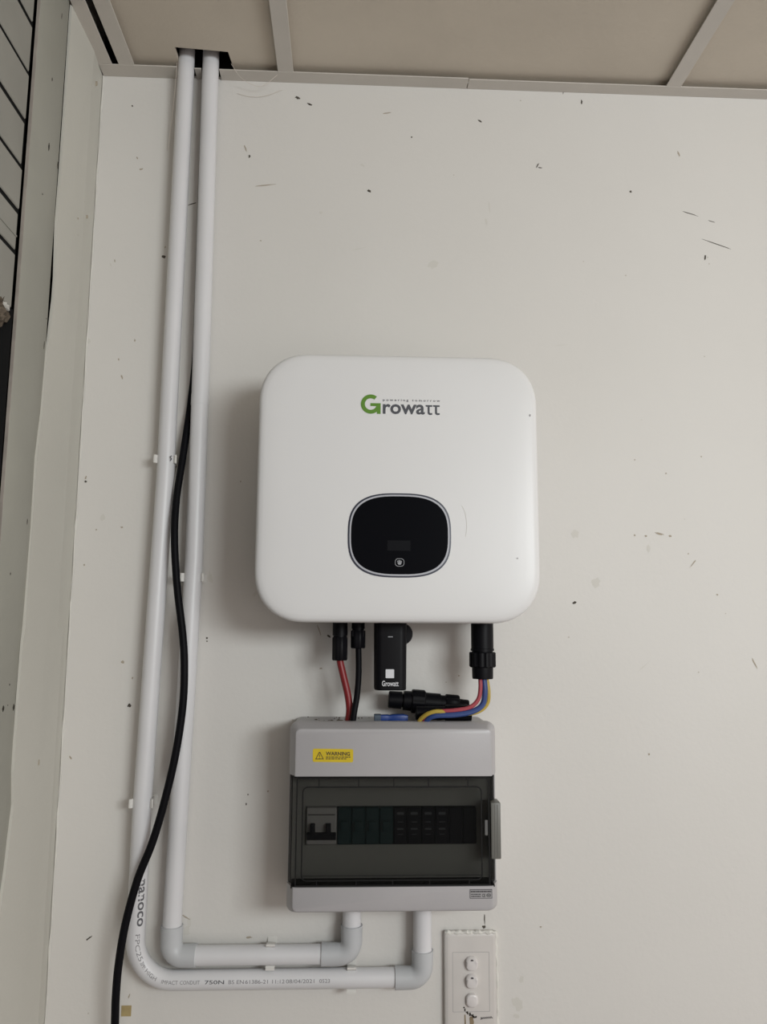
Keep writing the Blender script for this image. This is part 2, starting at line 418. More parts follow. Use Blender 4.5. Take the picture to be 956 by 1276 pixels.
for y, z, ry, rz in ((-0.1908, 2.3616, .0022, .0064), (-0.1565, 2.3560, .0018, .0058), (-0.1959, 2.4589, .0013, .0032), (-0.2005, 2.2866, .0012, .0015), (-0.1590, 2.1283, .001, .001),
                     (-0.1609, 2.0899, .0009, .006), (-0.2074, 1.6132, .0028, .0042), (-0.1775, 1.6117, .0026, .0044), (-0.2146, 1.7763, .001, .002), (-0.1940, 1.6408, .0011, .0014),
                     (-0.1755, 1.8463, .0009, .004), (-0.1788, 2.5704, .0008, .005), (-0.1950, 1.616, .0008, .0008)):
    loft(b, [[Vector((xx, y + ry * math.cos(t) * q, z + rz * math.sin(t) * q)) for t, q in [(2 * PI * i / 12, 0.85 + 0.15 * math.sin(i * 2.3)) for i in range(12)]] for xx in (-0.419, -0.4182)])
o = part('nail_mark', b, M['grime'], trim_3, smooth=False); o['kind'] = 'stuff'
b = BM()
for y, z, ry, rz in ((-0.0822, 2.3165, .0012, .0016), (-0.0433, 2.3404, .001, .003), (-0.038, 2.5706, .0012, .004), (-0.096, 1.531, .001, .004)):
    loft(b, [[Vector((xx, y + ry * math.cos(2 * PI * i / 10), z + rz * math.sin(2 * PI * i / 10))) for i in range(10)] for xx in (-0.4165, -0.4128)])
o = part('scuff_mark', b, M['stain_b'], wall_left, smooth=False); o['kind'] = 'stuff'
zs = [2.69, 2.627, 2.560, 2.4937, 2.4235, 2.3558, 2.2926, 2.2321, 2.1773, 2.1006]
for k, (zt, zb) in enumerate(zip(zs, zs[1:])):
    b = BM(); box(b, -0.4268, -0.4240 - 0.0008 * (k % 2), -2.6, -0.2525 - 0.0008 * (k % 3), zb + 0.0032, zt - 0.0032, 0.0012, 1)
    if k == 7:                                   # this board carries a shallow rebate line
        box(b, -0.4254, -0.4238, -2.6, -0.2540, zb + 0.020, zb + 0.0222)
    part('plank', b, M['plank'], wall_left)
b = BM(); box(b, -0.4475, -0.4268, -2.6, -0.2480, 2.104, 2.66)  # black slab added behind the boards, stands in for shade in their seams
part('shade_slab', b, M['shade_black'], wall_left, smooth=False)
window_1 = struct('window_1', None, None, 'dark opening below the boards of the left wall')
b = BM(); box(b, -0.58, -0.575, -2.6, -0.248, 1.10, 2.10)
part('pane', b, M['glass_dark'], window_1, smooth=False)
b = BM(); box(b, -0.575, -0.4245, -0.2500, -0.2480, 1.10, 2.104); box(b, -0.575, -0.4478, -2.6, -0.2500, 1.10, 1.112)
part('reveal', b, M['shade_black'], window_1, smooth=False)

# nest debris hanging out under the lowest board
deb = thing('nest_debris', 'grey-brown clump of nest debris under the lowest board on the left wall', 'debris', (-0.435, -0.272, 2.09))
b = BM()
for i in range(16):
    r = bmesh.ops.create_icosphere(b, subdivisions=2, radius=random.uniform(.006, .012))['verts']
    off = Vector((random.uniform(-.452, -.430), random.uniform(-.330, -.260), random.uniform(2.083, 2.104)))
    for v in r: v.co = v.co * (1 + 0.35 * random.uniform(-1, 1)) + off
part('clump', b, M['nest'], deb, smooth=False)
b = BM()
for i in range(9):
    t = i / 8
    r = bmesh.ops.create_icosphere(b, subdivisions=1, radius=random.uniform(.003, .0052))['verts']
    off = Vector((-.4275, -.258 - .045 * t, 2.098 + 0.010 * t + random.uniform(-.003, .003)))
    for v in r: v.co = v.co * (1 + 0.3 * random.uniform(-1, 1)) + off
part('plaster_flake', b, M['flake'], deb, smooth=False)

# ------------------------------------------------------------------ conduits
PY, PR = -0.022, 0.0132
def arc(cx, cz, r, a0, a1, n=14, y=PY):
    return [Vector((cx + r * math.cos(math.radians(a0 + (a1 - a0) * i / n)), y, cz + r * math.sin(math.radians(a0 + (a1 - a0) * i / n)))) for i in range(n + 1)]

def elbow(parent, x, z, arm_h, arm_v, side):
    """grey corner fitting: an arm to one side (side = -1 left, +1 right) and an arm upward"""
    rb, re = 0.017, 0.0150
    path = [Vector((x + side * arm_h, PY, z))]
    path += arc(x + side * rb, z + rb, rb, 270, 180 if side > 0 else 360, 10)
    path += [Vector((x, PY, z + arm_v))]
    n = len(path)
    b = BM()
    tube(b, path, [re + 0.0004] + [re] * (n - 2) + [re + 0.0004], 24)
    part('elbow', b, M['pvcgrey'], parent)

# outer conduit: one bent length, an elbow and a stub up into the enclosure
cA = thing('conduit', 'outer white conduit bent round the lower left corner with printed lettering', 'pipe', (-0.2885, 0.0, 1.2258))
bend = arc(-0.2925 + 0.055, 1.2258 + 0.055, 0.055, 180, 270, 16)
pathA = [Vector((-0.2772, PY, 2.90)), Vector((-0.2772, PY, 2.581)), Vector((-0.2806, PY, 1.93)), Vector((-0.2920, PY, 1.46))] + bend + [Vector((0.080, PY, 1.2255))]
b = BM(); tube(b, pathA, PR, 24); part('pipe', b, M['pvc'], cA)
elbow(cA, 0.1094, 1.2250, 0.0390, 0.0365, -1)
b = BM(); tube(b, [(0.1094, PY, 1.250), (0.1094, PY, 1.3384)], PR, 24); part('pipe_stub', b, M['pvc'], cA)

# inner conduit: straight drop, elbow, run along the wall, elbow, stub
cB = thing('conduit', 'inner white conduit with two grey elbows below the grey enclosure', 'pipe', (-0.2427, 0.0, 1.2574))
b = BM(); tube(b, [(-0.2374, PY, 2.90), (-0.2374, PY, 2.582), (-0.2330, PY, 2.06)], PR, 24); part('pipe', b, M['pvc'], cB)
b = BM(); tube(b, [(-0.2330, PY, 2.06), (-0.2324, PY, 1.81), (-0.2427, PY, 1.31), (-0.2427, PY, 1.275)], PR, 24); part('pipe', b, M['pvc'], cB)
b = BM(); tube(b, [(-0.2330, PY, 2.048), (-0.2330, PY, 2.065)], [PR + .0004, PR + .0004], 24); part('joint_ring', b, M['pvc'], cB)
elbow(cB, -0.2427, 1.2574, 0.0350, 0.0400, 1)
b = BM(); tube(b, [(-0.225, PY, 1.2574), (-0.015, PY, 1.2572)], PR, 24); part('pipe', b, M['pvc'], cB)
elbow(cB, 0.0090, 1.2572, 0.0420, 0.0385, -1)
b = BM(); tube(b, [(0.0090, PY, 1.285), (0.0090, PY, 1.3384)], PR, 24); part('pipe_stub', b, M['pvc'], cB)

# print that runs down the outer conduit, round the bend and along the wall
segs = []
for p, q in zip(pathA[2:], pathA[3:]): segs.append((p, q, (q - p).length))
def along(s):
    for p, q, l in segs:
        if s <= l or (p, q, l) == segs[-1]:
            t = (q - p) / l
            return p + t * s, t
        s -= l
S_BEND0 = sum(l for _, _, l in segs[:2]); S_BEND1 = S_BEND0 + 0.055 * PI / 2
def pipe_word(bm, s, s0, s1, t0, hgt, bold=0.0, t1=None):
    vs, fs = glyphs(s, bold); bv = []
    t1 = t0 if t1 is None else t1
    for a, h in vs:
        pos, tan = along(s0 + a * (s1 - s0))
        inner = Vector((-tan.z, 0, tan.x))
        phi = (t0 + (t1 - t0) * a + (h - 0.5) * hgt) / PR
        bv.append(bm.verts.new(pos + (inner * math.sin(phi) + Vector((0, -math.cos(phi), 0))) * (PR + 0.0002)))
    for f in fs:
        try: bm.faces.new([bv[i] for i in f])
        except ValueError: pass
def s_z(z): return S_BEND0 - (z - 1.2808)              # on the upright
def s_x(x): return S_BEND1 + (x - (-0.2375))           # on the level run
b = BM(); pipe_word(b, 'nanoco', s_z(1.362), s_z(1.300), 0.0082, 0.0088, 0.02); part('lettering', b, M['pipeink'], cA)
b = BM(); pipe_word(b, 'FPC25', s_z(1.290), s_z(1.252), 0.0058, 0.0062)
pipe_word(b, '20MM', S_BEND0 + .0308, S_BEND0 + .0405, 0.0052, 0.0052, 0.0, 0.004)
pipe_word(b, 'HIGH', S_BEND0 + .0440, S_BEND0 + .0635, 0.004, 0.0052, 0.0, 0.002)
part('lettering', b, M['pipeinkfaint'], cA); b = BM()
for w, x0, x1 in (('IMPACT', -0.2520, -0.2290), ('CONDUIT', -0.2262, -0.1990), ('BS EN', -0.1600, -0.1390), ('61386-21', -0.1370, -0.1060),
                  ('11:12', -0.1000, -0.0830), ('08/04/2021', -0.0810, -0.0420), ('0523', -0.0350, -0.0205)):
    pipe_word(b, w, s_x(x0), s_x(x1), 0.0018, 0.0048)
part('lettering', b, M['pipeinkfaint'], cA)
b = BM(); pipe_word(b, '750N', s_x(-0.1925), s_x(-0.1660), 0.0018, 0.0048, 0.01); part('lettering', b, M['pipeink'], cA)

# spring clips: a C of plastic round the pipe with flared lips and a back plate
def clip(label, x, z, vertical, mark=False):
    t = thing('conduit_clip', label, 'clip', (x, 0, z), 'spring clips that hold the conduits')
    ri, ro, hw = PR + 0.0003, PR + 0.0022, 0.0062
    prof = []
    a1 = 118
    for i in range(25):
        a = math.radians(90 - a1 + 2 * a1 * i / 24)
        prof.append((ro * math.cos(a), ro * math.sin(a)))
    inn = []
    for i in range(25):
        a = math.radians(90 + a1 - 2 * a1 * i / 24)
        inn.append((ri * math.cos(a), ri * math.sin(a)))
    lipL = [(prof[-1][0] - 0.0035, prof[-1][1] - 0.0022), (inn[0][0] - 0.0030, inn[0][1] - 0.0032)]
    lipR = [(inn[-1][0] + 0.0030, inn[-1][1] - 0.0032), (prof[0][0] + 0.0035, prof[0][1] - 0.0022)]
    pts = prof + lipL + inn + lipR
    def place(u, v, w):                             # u across the pipe, v out of the wall, w along the pipe
        return Vector((x + u, PY + v, z + w)) if vertical else Vector((x + w, PY + v, z + u))
    b = BM(); loft(b, [[place(u, v, w) for u, v in pts] for w in (-hw, hw)])
    part('jaw', b, M['clip'], t)
    b = BM(); loft(b, [[place(u, v, w) for u, v in ((-.016, -PY), (.016, -PY), (.006, ro - .0006), (-.006, ro - .0006))] for w in (-hw, hw)])
    part('base', b, M['clip'], t, smooth=False)
    if mark:
        b = BM(); tube(b, smooth_path([place(ro * .70, -ro * .80, .004), place(ro * .55, -ro * .90, .002), place(ro * .66, -ro * .83, -.0005), place(ro * .60, -ro * .87, -.004)], 5), .0006, 6)
        part('pen_mark', b, M['navy'], t)
clip('white clip with a blue pen mark, on the outer conduit', -0.2800, 1.962, True, True)
clip('white clip low on the outer conduit, above its bend', -0.2915, 1.463, True)
clip('white clip on the upright of the inner conduit', -0.2328, 1.784, True)
clip('white clip on the level run of the inner conduit', -0.1040, 1.2573, False)
clip('white clip on the level run of the outer conduit under the elbow', 0.0095, 1.2256, False)

# black flexible cable hanging in front of both conduits
b = BM()
cab = smooth_path([(-0.2488, -0.0066, 2.86), (-0.2488, -0.0066, 2.60), (-0.2466, -0.0064, 2.30), (-0.2458, -0.0064, 2.14), (-0.2498, -0.0080, 2.06), (-0.2530, -0.0135, 2.012), (-0.2562, -0.0215, 1.962), (-0.2600, -0.0330, 1.901), (-0.2582, -0.0430, 1.841),
                   (-0.2510, -0.0455, 1.771), (-0.2398, -0.0460, 1.701), (-0.2355, -0.0460, 1.655), (-0.2355, -0.0460, 1.600), (-0.2428, -0.0465, 1.533), (-0.2556, -0.0470, 1.468),
                   (-0.2698, -0.0470, 1.414), (-0.2874, -0.0472, 1.366), (-0.3009, -0.0470, 1.309), (-0.3079, -0.0450, 1.258), (-0.3101, -0.0430, 1.217), (-0.3103, -0.0400, 1.181),
                   (-0.309, -0.032, 1.05), (-0.305, -0.022, 0.80), (-0.305, -0.022, 0.012)], 6)
tube(b, cab, 0.0055, 14)
solo('power_cable', b, M['rubber'], 'thick black cable curving down across both white conduits', 'cable', (-0.305, -0.022, 0.012))

# brown tape, cobwebs
b = BM(); box(b, -0.3130, -0.2992, -0.0006, 0.0, 1.170, 1.184)
solo('tape_scrap', b, M['tape'], 'small square of brown tape stuck on the wall beside the black cable', 'tape', (-0.306, 0, 1.177), smooth=False)
b = BM()
tube(b, smooth_path([(-0.2030, -0.030, 2.620), (-0.185, -0.026, 2.597), (-0.155, -0.020, 2.589), (-0.128, -0.026, 2.606)], 6), .00035, 5)
tube(b, smooth_path([(-0.196, -0.002, 2.588), (-0.175, -0.002, 2.583), (-0.150, -0.002, 2.585), (-0.122, -0.002, 2.597)], 6), .00028, 5)
tube(b, smooth_path([(-0.2905, -0.028, 2.620), (-0.296, -0.018, 2.55), (-0.304, -0.006, 2.48)], 6), .0004, 5)
o = solo('cobweb', b, M['web'], 'thin cobweb threads hanging at the conduit hole in the ceiling', 'cobweb', (-0.2030, -0.030, 2.620)); o['kind'] = 'stuff'

# ------------------------------------------------------------------ inverter
inv = thing('solar_inverter', 'large white rounded inverter with a black oval display, mounted on the wall', 'inverter', (0.065, 0.0, 1.72))
IX0, IX1, IZ0, IZ1 = -0.1268, 0.2575, 1.7190, 2.0880
def outline(d, y, r=0.070):
    return rrect(IX0 + d, IX1 - d, IZ0 + d, IZ1 - d, max(r - d * 0.85, 0.004), y, 14, 2.25)
b = BM()
loft(b, [outline(.006, -.100), outline(.0015, -.104), outline(.0005, -.112), outline(0, -.1480), outline(.0004, -.1515), outline(.0014, -.1545), outline(.0030, -.1566),
         outline(.0058, -.1581), outline(.0110, -.1590), outline(.022, -.1597), outline(.040, -.1600)])
part('front_cover', b, M['white'], inv, angle=50)
b = BM()
loft(b, [rrect(-.112, .242, 1.723, 2.072, .05, -.012, 8), rrect(-.112, .242, 1.723, 2.072, .05, -.0995, 8)])
for i in range(20):
    x = -.095 + i * .0168
    box(b, x, x + .003, -.0125, -.0045, 1.76, 2.05)
part('rear_housing', b, M['alu'], inv)
b = BM(); box(b, -.02, .15, -.0045, 0.0, 1.85, 2.02); part('wall_bracket', b, M['alu'], inv, smooth=False)
# display
DX, DZ = 0.0664, 1.8356
b = BM(); loft(b, [superell(DX, DZ, .0694, .0568, 2.9, -.1596), superell(DX, DZ, .0694, .0568, 2.9, -.1606), superell(DX, DZ, .0682, .0556, 2.9, -.1608)])
disp = part('display', b, M['navy'], inv)
b = BM(); loft(b, [superell(DX, DZ, .0672, .0547, 2.9, -.1606), superell(DX, DZ, .0672, .0547, 2.9, -.1612)]); part('silver_ring', b, M['silver'], disp, 'silver ring round the display')
b = BM(); loft(b, [superell(DX, DZ, .0650, .0525, 2.9, -.1610), superell(DX, DZ, .0650, .0525, 2.9, -.1617)]); part('glass', b, M['glossblack'], disp, 'black display glass')
b = BM(); box(b, .0500, .0808, -.1619, -.1616, 1.8145, 1.8282); part('screen', b, M['lcd'], disp, smooth=False)
b = BM()
ring_band(b, rrect(.0602, .0726, 1.7935, 1.8042, .0042, -.1619), rrect(.0608, .0720, 1.7941, 1.8036, .0038, -.1619))
for x, z0, z1 in ((.0638, 1.7994, 1.8012), (.0654, 1.7990, 1.8020), (.0670, 1.7990, 1.8018), (.0686, 1.7984, 1.8010)):
    box(b, x - .0006, x + .0006, -.1620, -.1617, z0, z1)
poly(b, [(.0634, 1.7988), (.0691, 1.7990), (.0686, 1.7970), (.0676, 1.7958), (.0652, 1.7958), (.0642, 1.7970)], -.1620, -.1617)
part('touch_key', b, M['icon'], disp, 'grey hand symbol in a ring', smooth=False)
# logo
TY = -.1603
def bar(b, pts, y=TY): poly(b, pts, y + .0003, y)
b = BM()
gx, gz, R, r = .0262, 2.0158, .0136, .0081
o_, i_ = [], []
for k in range(41):
    a = math.radians(52 + (352 - 52) * k / 40)
    o_.append(Vector((gx + R * math.cos(a), TY - .00012, gz + R * math.sin(a)))); i_.append(Vector((gx + r * math.cos(a), TY - .00012, gz + r * math.sin(a))))
ov = [b.verts.new(p) for p in o_]; iv = [b.verts.new(p) for p in i_]
for k in range(40): b.faces.new((ov[k], ov[k + 1], iv[k + 1], iv[k]))
bar(b, [(gx - .0005, 2.0172), (.0346, 2.0172), (.0346, 2.0130), (gx - .0005, 2.0130)])
bar(b, [(.0346, 2.0172), (.0398, 2.0172), (.0398, 2.0022), (.0346, 2.0022)])
part('lettering', b, M['green'], inv, 'green capital letter with a squared spur', smooth=False)
b = BM()
word(b, 'rowa', .0428, .1006, 2.0022, 2.0163, TY, 0.022)
for x in (.1016, .1118):
    bar(b, [(x, 2.0158), (x + .0092, 2.0158), (x + .0092, 2.0134), (x + .0012, 2.0134), (x, 2.0142)])
    bar(b, [(x + .0028, 2.0134), (x + .0056, 2.0134), (x + .0056, 2.0056), (x + .0064, 2.0045), (x + .0092, 2.0047), (x + .0092, 2.0024), (x + .0060, 2.0018), (x + .0040, 2.0026), (x + .0028, 2.0044)])
part('lettering', b, M['charcoal'], inv, smooth=False)
b = BM(); word(b, 'p o w e r i n g   t o m o r r o w', .0428, .1215, 2.0196, 2.0236, TY, 0.012); part('lettering', b, M['charcoal'], inv, smooth=False)
b = BM()
for x, z, a_, c_ in ((.2465, 2.0040, .0008, .0016), (.2250, 1.8060, .0014, .0010)):
    loft(b, [[Vector((x + a_ * math.cos(2 * PI * k / 9), y, z + c_ * math.sin(2 * PI * k / 9))) for k in range(9)] for y in (-.1580, -.1602)])
o = part('scuff_mark', b, M['labelgrey'], inv, smooth=False); o['kind'] = 'stuff'
b = BM()
tube(b, [(.1445 + .0125 * math.sin(t) , -.16005, 1.8500 + .030 * math.cos(t)) for t in [0.5 + 1.6 * k / 14 for k in range(15)]], .00035, 5)
o = part('scratch', b, M['clip'], inv)

# ------------------------------------------------------------------ plugs and leads below the inverter
def rib_nut(b, o, axis, s0, s1, r, teeth=12, depth=.0009):
    a = Vector(axis).normalized(); o = Vector(o)
    ref = Vector((0, 1, 0)) if abs(a.y) < .9 else Vector((1, 0, 0))
    u = a.cross(ref).normalized(); w = a.cross(u)
    n = teeth * 4
    def lp(s, k):
        return [o + a * s + (u * math.cos(2 * PI * i / n) + w * math.sin(2 * PI * i / n)) * (r * k - (depth if i % 4 in (0, 1) else 0)) for i in range(n)]
    loft(b, [lp(s0, .93), lp(s0 + .0012, 1), lp(s1 - .0015, 1), lp(s1, .92)])

CY = -.070
def dc_lead(label, x, ztop, zmid, zend, rb, rn, path, rc, material, mlabel):
    t = thing('solar_lead', label, 'cable', (x, CY, 1.722), 'leads plugged into the underside of the inverter')
    b = BM()
    lathe(b, (x, CY, 1.7235), (0, 0, -1), [(0, rb * .98), (1.7235 - zmid - .0026, rb), (1.7235 - zmid - .0024, rb * .9), (1.7235 - zmid, rb * .9)], 20)
    for s in (-1, 1): box(b, x + s * rb * .75 - .0012, x + s * rb * .75 + .0012, CY - rb * .78, CY, zmid, 1.7000, .0004, 1)
    part('plug', b, M['black'], t)
    b = BM(); rib_nut(b, (x, CY, zmid), (0, 0, -1), 0, zmid - zend, rn, 8, .0007); part('nut', b, M['black'], t)
    b = BM(); tube(b, smooth_path(path, 6), rc, 12); part('wire', b, material, t, mlabel)
dc_lead('red solar lead hanging from a black plug into the grey enclosure', -.0125, 1.7235, 1.6985, 1.6660, .0108, .0111,
        [(-.0125, CY, 1.674), (-.0118, CY, 1.664), (-.0072, CY, 1.645), (-.0004, CY, 1.618), (.0022, CY, 1.598), (.0008, CY, 1.583), (.0005, CY, 1.571)], .0050, M['red'], 'red insulated wire')
dc_lead('black solar lead hanging beside the red one into the grey enclosure', .0133, 1.7235, 1.7080, 1.6830, .0094, .0107,
        [(.0133, CY + .001, 1.690), (.0142, CY, 1.675), (.0145, CY - .002, 1.645), (.0125, CY - .006, 1.618), (.0092, CY - .010, 1.598), (.0072, CY - .0105, 1.583), (.007, CY - .0105, 1.571)], .0043, M['rubber'], 'black insulated wire')

# wireless data stick
dg = thing('data_stick', 'black upright data stick plugged under the inverter, with a white square sticker', 'dongle', (.0583, -.075, 1.7235))
b = BM()
def dgl(d, z, r=.010): return [Vector((p.x, p.z, z)) for p in rrect(.0362 + d, .0808 - d, -.1000 + d, -.0550 - d, r, 0, 7)]
loft(b, [dgl(.0012, 1.6266), dgl(.0002, 1.6276), dgl(0, 1.640), dgl(-.0004, 1.7222)])
part('body', b, M['black'], dg, angle=40)
b = BM(); lathe(b, (.0752, -.0560, 1.7035), (0, -1, 0), [(0, .0145), (.002, .0155), (.024, .0155), (.027, .0140)], 28); part('knob', b, M['black'], dg)
b = BM(); loft(b, [rrect(.0515, .0632, 1.6435, 1.6555, .0009, y) for y in (-.0998, -.1003)]); part('sticker', b, M['whiteprint'], dg, 'white square sticker')
b = BM(); word(b, 'Growatt', .0465, .0695, 1.6325, 1.6400, -.1004, .012); part('lettering', b, M['whiteprint'], dg, smooth=False)
b = BM(); loft(b, [rrect(.0545, .0612, 1.6992, 1.7004, .0005, y) for y in (-.0998, -.1003)]); part('indicator', b, M['icon'], dg)

# grid connector with its three wires
ac = thing('grid_connector', 'black round grid connector with red, blue and yellow wires under the inverter', 'connector', (.190, CY, 1.7235))
b = BM(); lathe(b, (.1915, CY, 1.7235), (0, 0, -1), [(0, .0160), (.040, .0160), (.0405, .0168), (.0432, .0168), (.0434, .0150), (.048, .0150)], 28); part('socket', b, M['black'], ac)
b = BM(); rib_nut(b, (.1915, CY, 1.6785), (0, 0, -1), 0, .0215, .0190, 12, .0016); part('nut', b, M['black'], ac)
b = BM(); lathe(b, (.1915, CY, 1.6575), (0, 0, -1), [(0, .0152), (.0135, .0150), (.0165, .0146), (.0168, .006)], 24); part('gland', b, M['black'], ac)
b = BM(); tube(b, smooth_path([(.1872, -.074, 1.645), (.1868, -.078, 1.628), (.1825, -.083, 1.6130), (.1700, -.088, 1.6030), (.1500, -.092, 1.5995), (.1250, -.093, 1.5975), (.1110, -.090, 1.5920), (.1030, -.084, 1.5760)], 6), .0030, 10)
part('wire', b, M['redwire'], ac, 'red wire')
b = BM(); tube(b, smooth_path([(.1928, -.072, 1.645), (.1935, -.076, 1.624), (.1885, -.083, 1.6060), (.1720, -.089, 1.5970), (.1480, -.093, 1.5935), (.1220, -.094, 1.5925), (.1110, -.090, 1.5875), (.1060, -.084, 1.5760)], 6), .0040, 10)
part('wire', b, M['bluewire'], ac, 'blue wire')
b = BM(); tube(b, smooth_path([(.1968, -.068, 1.645), (.1998, -.070, 1.622), (.1955, -.076, 1.6050), (.1780, -.082, 1.5950), (.1480, -.087, 1.5940), (.1250, -.0965, 1.5985), (.1100, -.0965, 1.5950), (.1000, -.090, 1.5860), (.0975, -.084, 1.5760)], 6), .0029, 10)
part('wire', b, M['yellowwire'], ac, 'yellow wire')

# loose plugs lying on the enclosure
pl = thing('spare_plug', 'long black ribbed plug lying tilted on top of the grey enclosure', 'plug', (.118, -.034, 1.6045))
ax = Vector((.116, 0, -.0085)); o0 = Vector((.0590, -.0330, 1.6085))
b = BM(); lathe(b, o0, ax, [(0, .0110), (.001, .0122), (.019, .0126), (.0195, .0100), (.022, .0100)], 20); part('end_cap', b, M['black'], pl)
b = BM(); lathe(b, o0, ax, [(.022, .0138), (.034, .0142), (.0345, .0120), (.052, .0120)], 20)
part('shell', b, M['black'], pl)
b = BM(); rib_nut(b, o0, ax, .0335, .0535, .0172, 10, .0012); part('nut', b, M['black'], pl)
b = BM(); lathe(b, o0, ax, [(.052, .0140), (.0755, .0138), (.076, .0118), (.084, .0118)], 24); part('sleeve', b, M['black'], pl)
b = BM(); rib_nut(b, o0, ax, .083, .1035, .0138, 10, .0012); part('nut', b, M['black'], pl)
b = BM(); lathe(b, o0, ax, [(.1035, .0085), (.1165, .0080), (.118, .0070)], 18); part('tail', b, M['black'], pl)
pq = thing('spare_plug', 'short black plug lying beneath the tilted ribbed plug, mostly behind the wires', 'plug', (.135, -.066, 1.5925))
ay = Vector((1, 0, 0)); q0 = Vector((.0960, -.0655, 1.5925))
b = BM(); lathe(b, q0, ay, [(0, .0080), (.001, .0095), (.043, .0095)], 18); part('shell', b, M['black'], pq)
b = BM(); rib_nut(b, q0, ay, .042, .079, .0118, 10, .0009); part('nut', b, M['black'], pq)
bp = thing('blue_connector', 'blue plastic connector with a slate end, lying on the grey enclosure', 'connector', (.060, -.062, 1.5850))
b = BM(); loft(b, [[Vector((x, -.062 + p.x, 1.5858 + p.z)) for p in rrect(-.006 * k, .006 * k, -.0047 * k, .0047 * k, .002, 0, 4)] for x, k in ((.0372, .96), (.0380, 1.06), (.0465, 1.06))]); part('end_cap', b, M['blueend'], bp, 'slate end cap')
b = BM(); loft(b, [[Vector((x, -.062 + p.x, 1.5858 + p.z)) for p in rrect(-.006 * k, .006 * k, -.0047 * k, .0047 * k, .002, 0, 4)] for x, k in ((.0465, .90), (.056, .92), (.0590, .80), (.0640, 1.02), (.0790, 1.06), (.0850, .80))]); part('shell', b, M['blueplastic'], bp, 'blue shell')
wc = thing('terminal_block', 'small white terminal block on the grey enclosure below the wires', 'connector', (.1105, -.0815, 1.5805))
b = BM(); box(b, .1062, .1148, -.0850, -.0780, 1.5805, 1.5872, .0008, 2); part('body', b, M['whiteprint'], wc)
b = BM(); box(b, .1068, .1098, -.0835, -.0795, 1.5872, 1.5898, .0005, 1); box(b, .1112, .1142, -.0835, -.0795, 1.5872, 1.5898, .0005, 1); part('screw_post', b, M['whiteprint'], wc)
b = BM()
for i in range(46):
    x, y, s = (random.uniform(-.062, .19), random.uniform(-.080, -.006), random.uniform(.0004, .0012))
    if i < 9: x, y, s = random.uniform(-.028, -.008), random.uniform(-.078, -.066), random.uniform(.0015, .0032)
    r = bmesh.ops.create_icosphere(b, subdivisions=1, radius=s)['verts']
    for v in r: v.co = Vector((v.co.x * 1.4, v.co.y * 1.4, v.co.z * .8)) * random.uniform(.8, 1.1) + Vector((x, y, 1.5805 + s * .5))
solo('dirt_crumbs', b, M['nest'], 'crumbs of dirt scattered along the top of the grey enclosure', 'dirt', (-.018, -.072, 1.5805), kind='stuff', smooth=False)

# ------------------------------------------------------------------ grey enclosure with a smoked door
en = thing('breaker_enclosure', 'grey plastic breaker enclosure with a dark see-through door, below the inverter', 'enclosure', (.0625, 0.0, 1.339))
HX0, HX1, HZ0, HZ1 = -.0785, .2035, 1.3385, 1.5805
b = BM()
def hl(d, y): return rrect(HX0 + d, HX1 - d, HZ0 + d, HZ1 - d, .0115, y, 6)
loft(b, [hl(.0012, -.001), hl(.0002, -.003), hl(0, -.0800), hl(.0004, -.0912), hl(.0030, -.0912), hl(.0030, -.004)])
part('housing', b, M['boxgrey'], en)
# upper and lower front covers with chamfered sides
def cover(b, zlo, zhi, top):
    """a front block: chamfered on both sides and on its outer (top or bottom) edge, cut straight at the door"""
    def lp(dx, dz, y, r):
        x0, x1 = HX0 - .0002 + dx, HX1 + .0002 - dx
        z0, z1 = (zlo, zhi - dz) if top else (zlo + dz, zhi)
        pts = []
        zo = z1 if top else z0
        zi = z0 if top else z1
        sgn = 1 if top else -1
        pts.append((x0, zi))
        for k in range(7):
            a = PI - (PI / 2) * k / 6
            pts.append((x0 + r + r * math.cos(a), zo - sgn * r + sgn * r * math.sin(a)))
        for k in range(7):
            a = PI / 2 - (PI / 2) * k / 6
            pts.append((x1 - r + r * math.cos(a), zo - sgn * r + sgn * r * math.sin(a)))
        pts.append((x1, zi))
        return [Vector((x, y, z)) for x, z in pts]
    loft(b, [lp(.0005, .0005, -.0800, .010), lp(0, 0, -.0815, .0105), lp(0, 0, -.0935, .0105), lp(.0010, .0008, -.0960, .0100), lp(.0078, .0058, -.1120, .0075), lp(.0092, .0072, -.1142, .0065), lp(.0112, .0090, -.1150, .0055)])
b = BM(); cover(b, 1.5155, 1.5840, True); up = part('upper_cover', b, M['boxgrey'], en, angle=28)
b = BM(); cover(b, 1.3380, 1.3752, False); lo = part('lower_cover', b, M['boxgrey'], en, angle=28)
for zz in (1.5155, 1.3752):
    b = BM(); box(b, HX0 + .006, HX1 - .006, -.1120, -.080, zz - .0016, zz + .0006)
    part('door_gap', b, M['seam'], en, smooth=False)
# inner panel with the slot for the breakers
b = BM()
WX0, WX1, WZ0, WZ1 = -.0560, .1790, 1.4190, 1.4695
for x0, x1, z0, z1 in ((HX0 + .004, HX1 - .004, WZ1, 1.5150), (HX0 + .004, HX1 - .004, 1.3756, WZ0), (HX0 + .004, WX0, WZ0, WZ1), (WX1, HX1 - .004, WZ0, WZ1)):
    box(b, x0, x1, -.0790, -.0770, z0, z1)
part('inner_panel', b, M['plategrey'], en, smooth=False)
b = BM(); box(b, -.070, .195, -.0150, -.0080, 1.427, 1.462); part('mounting_rail', b, M['alu'], en, smooth=False)
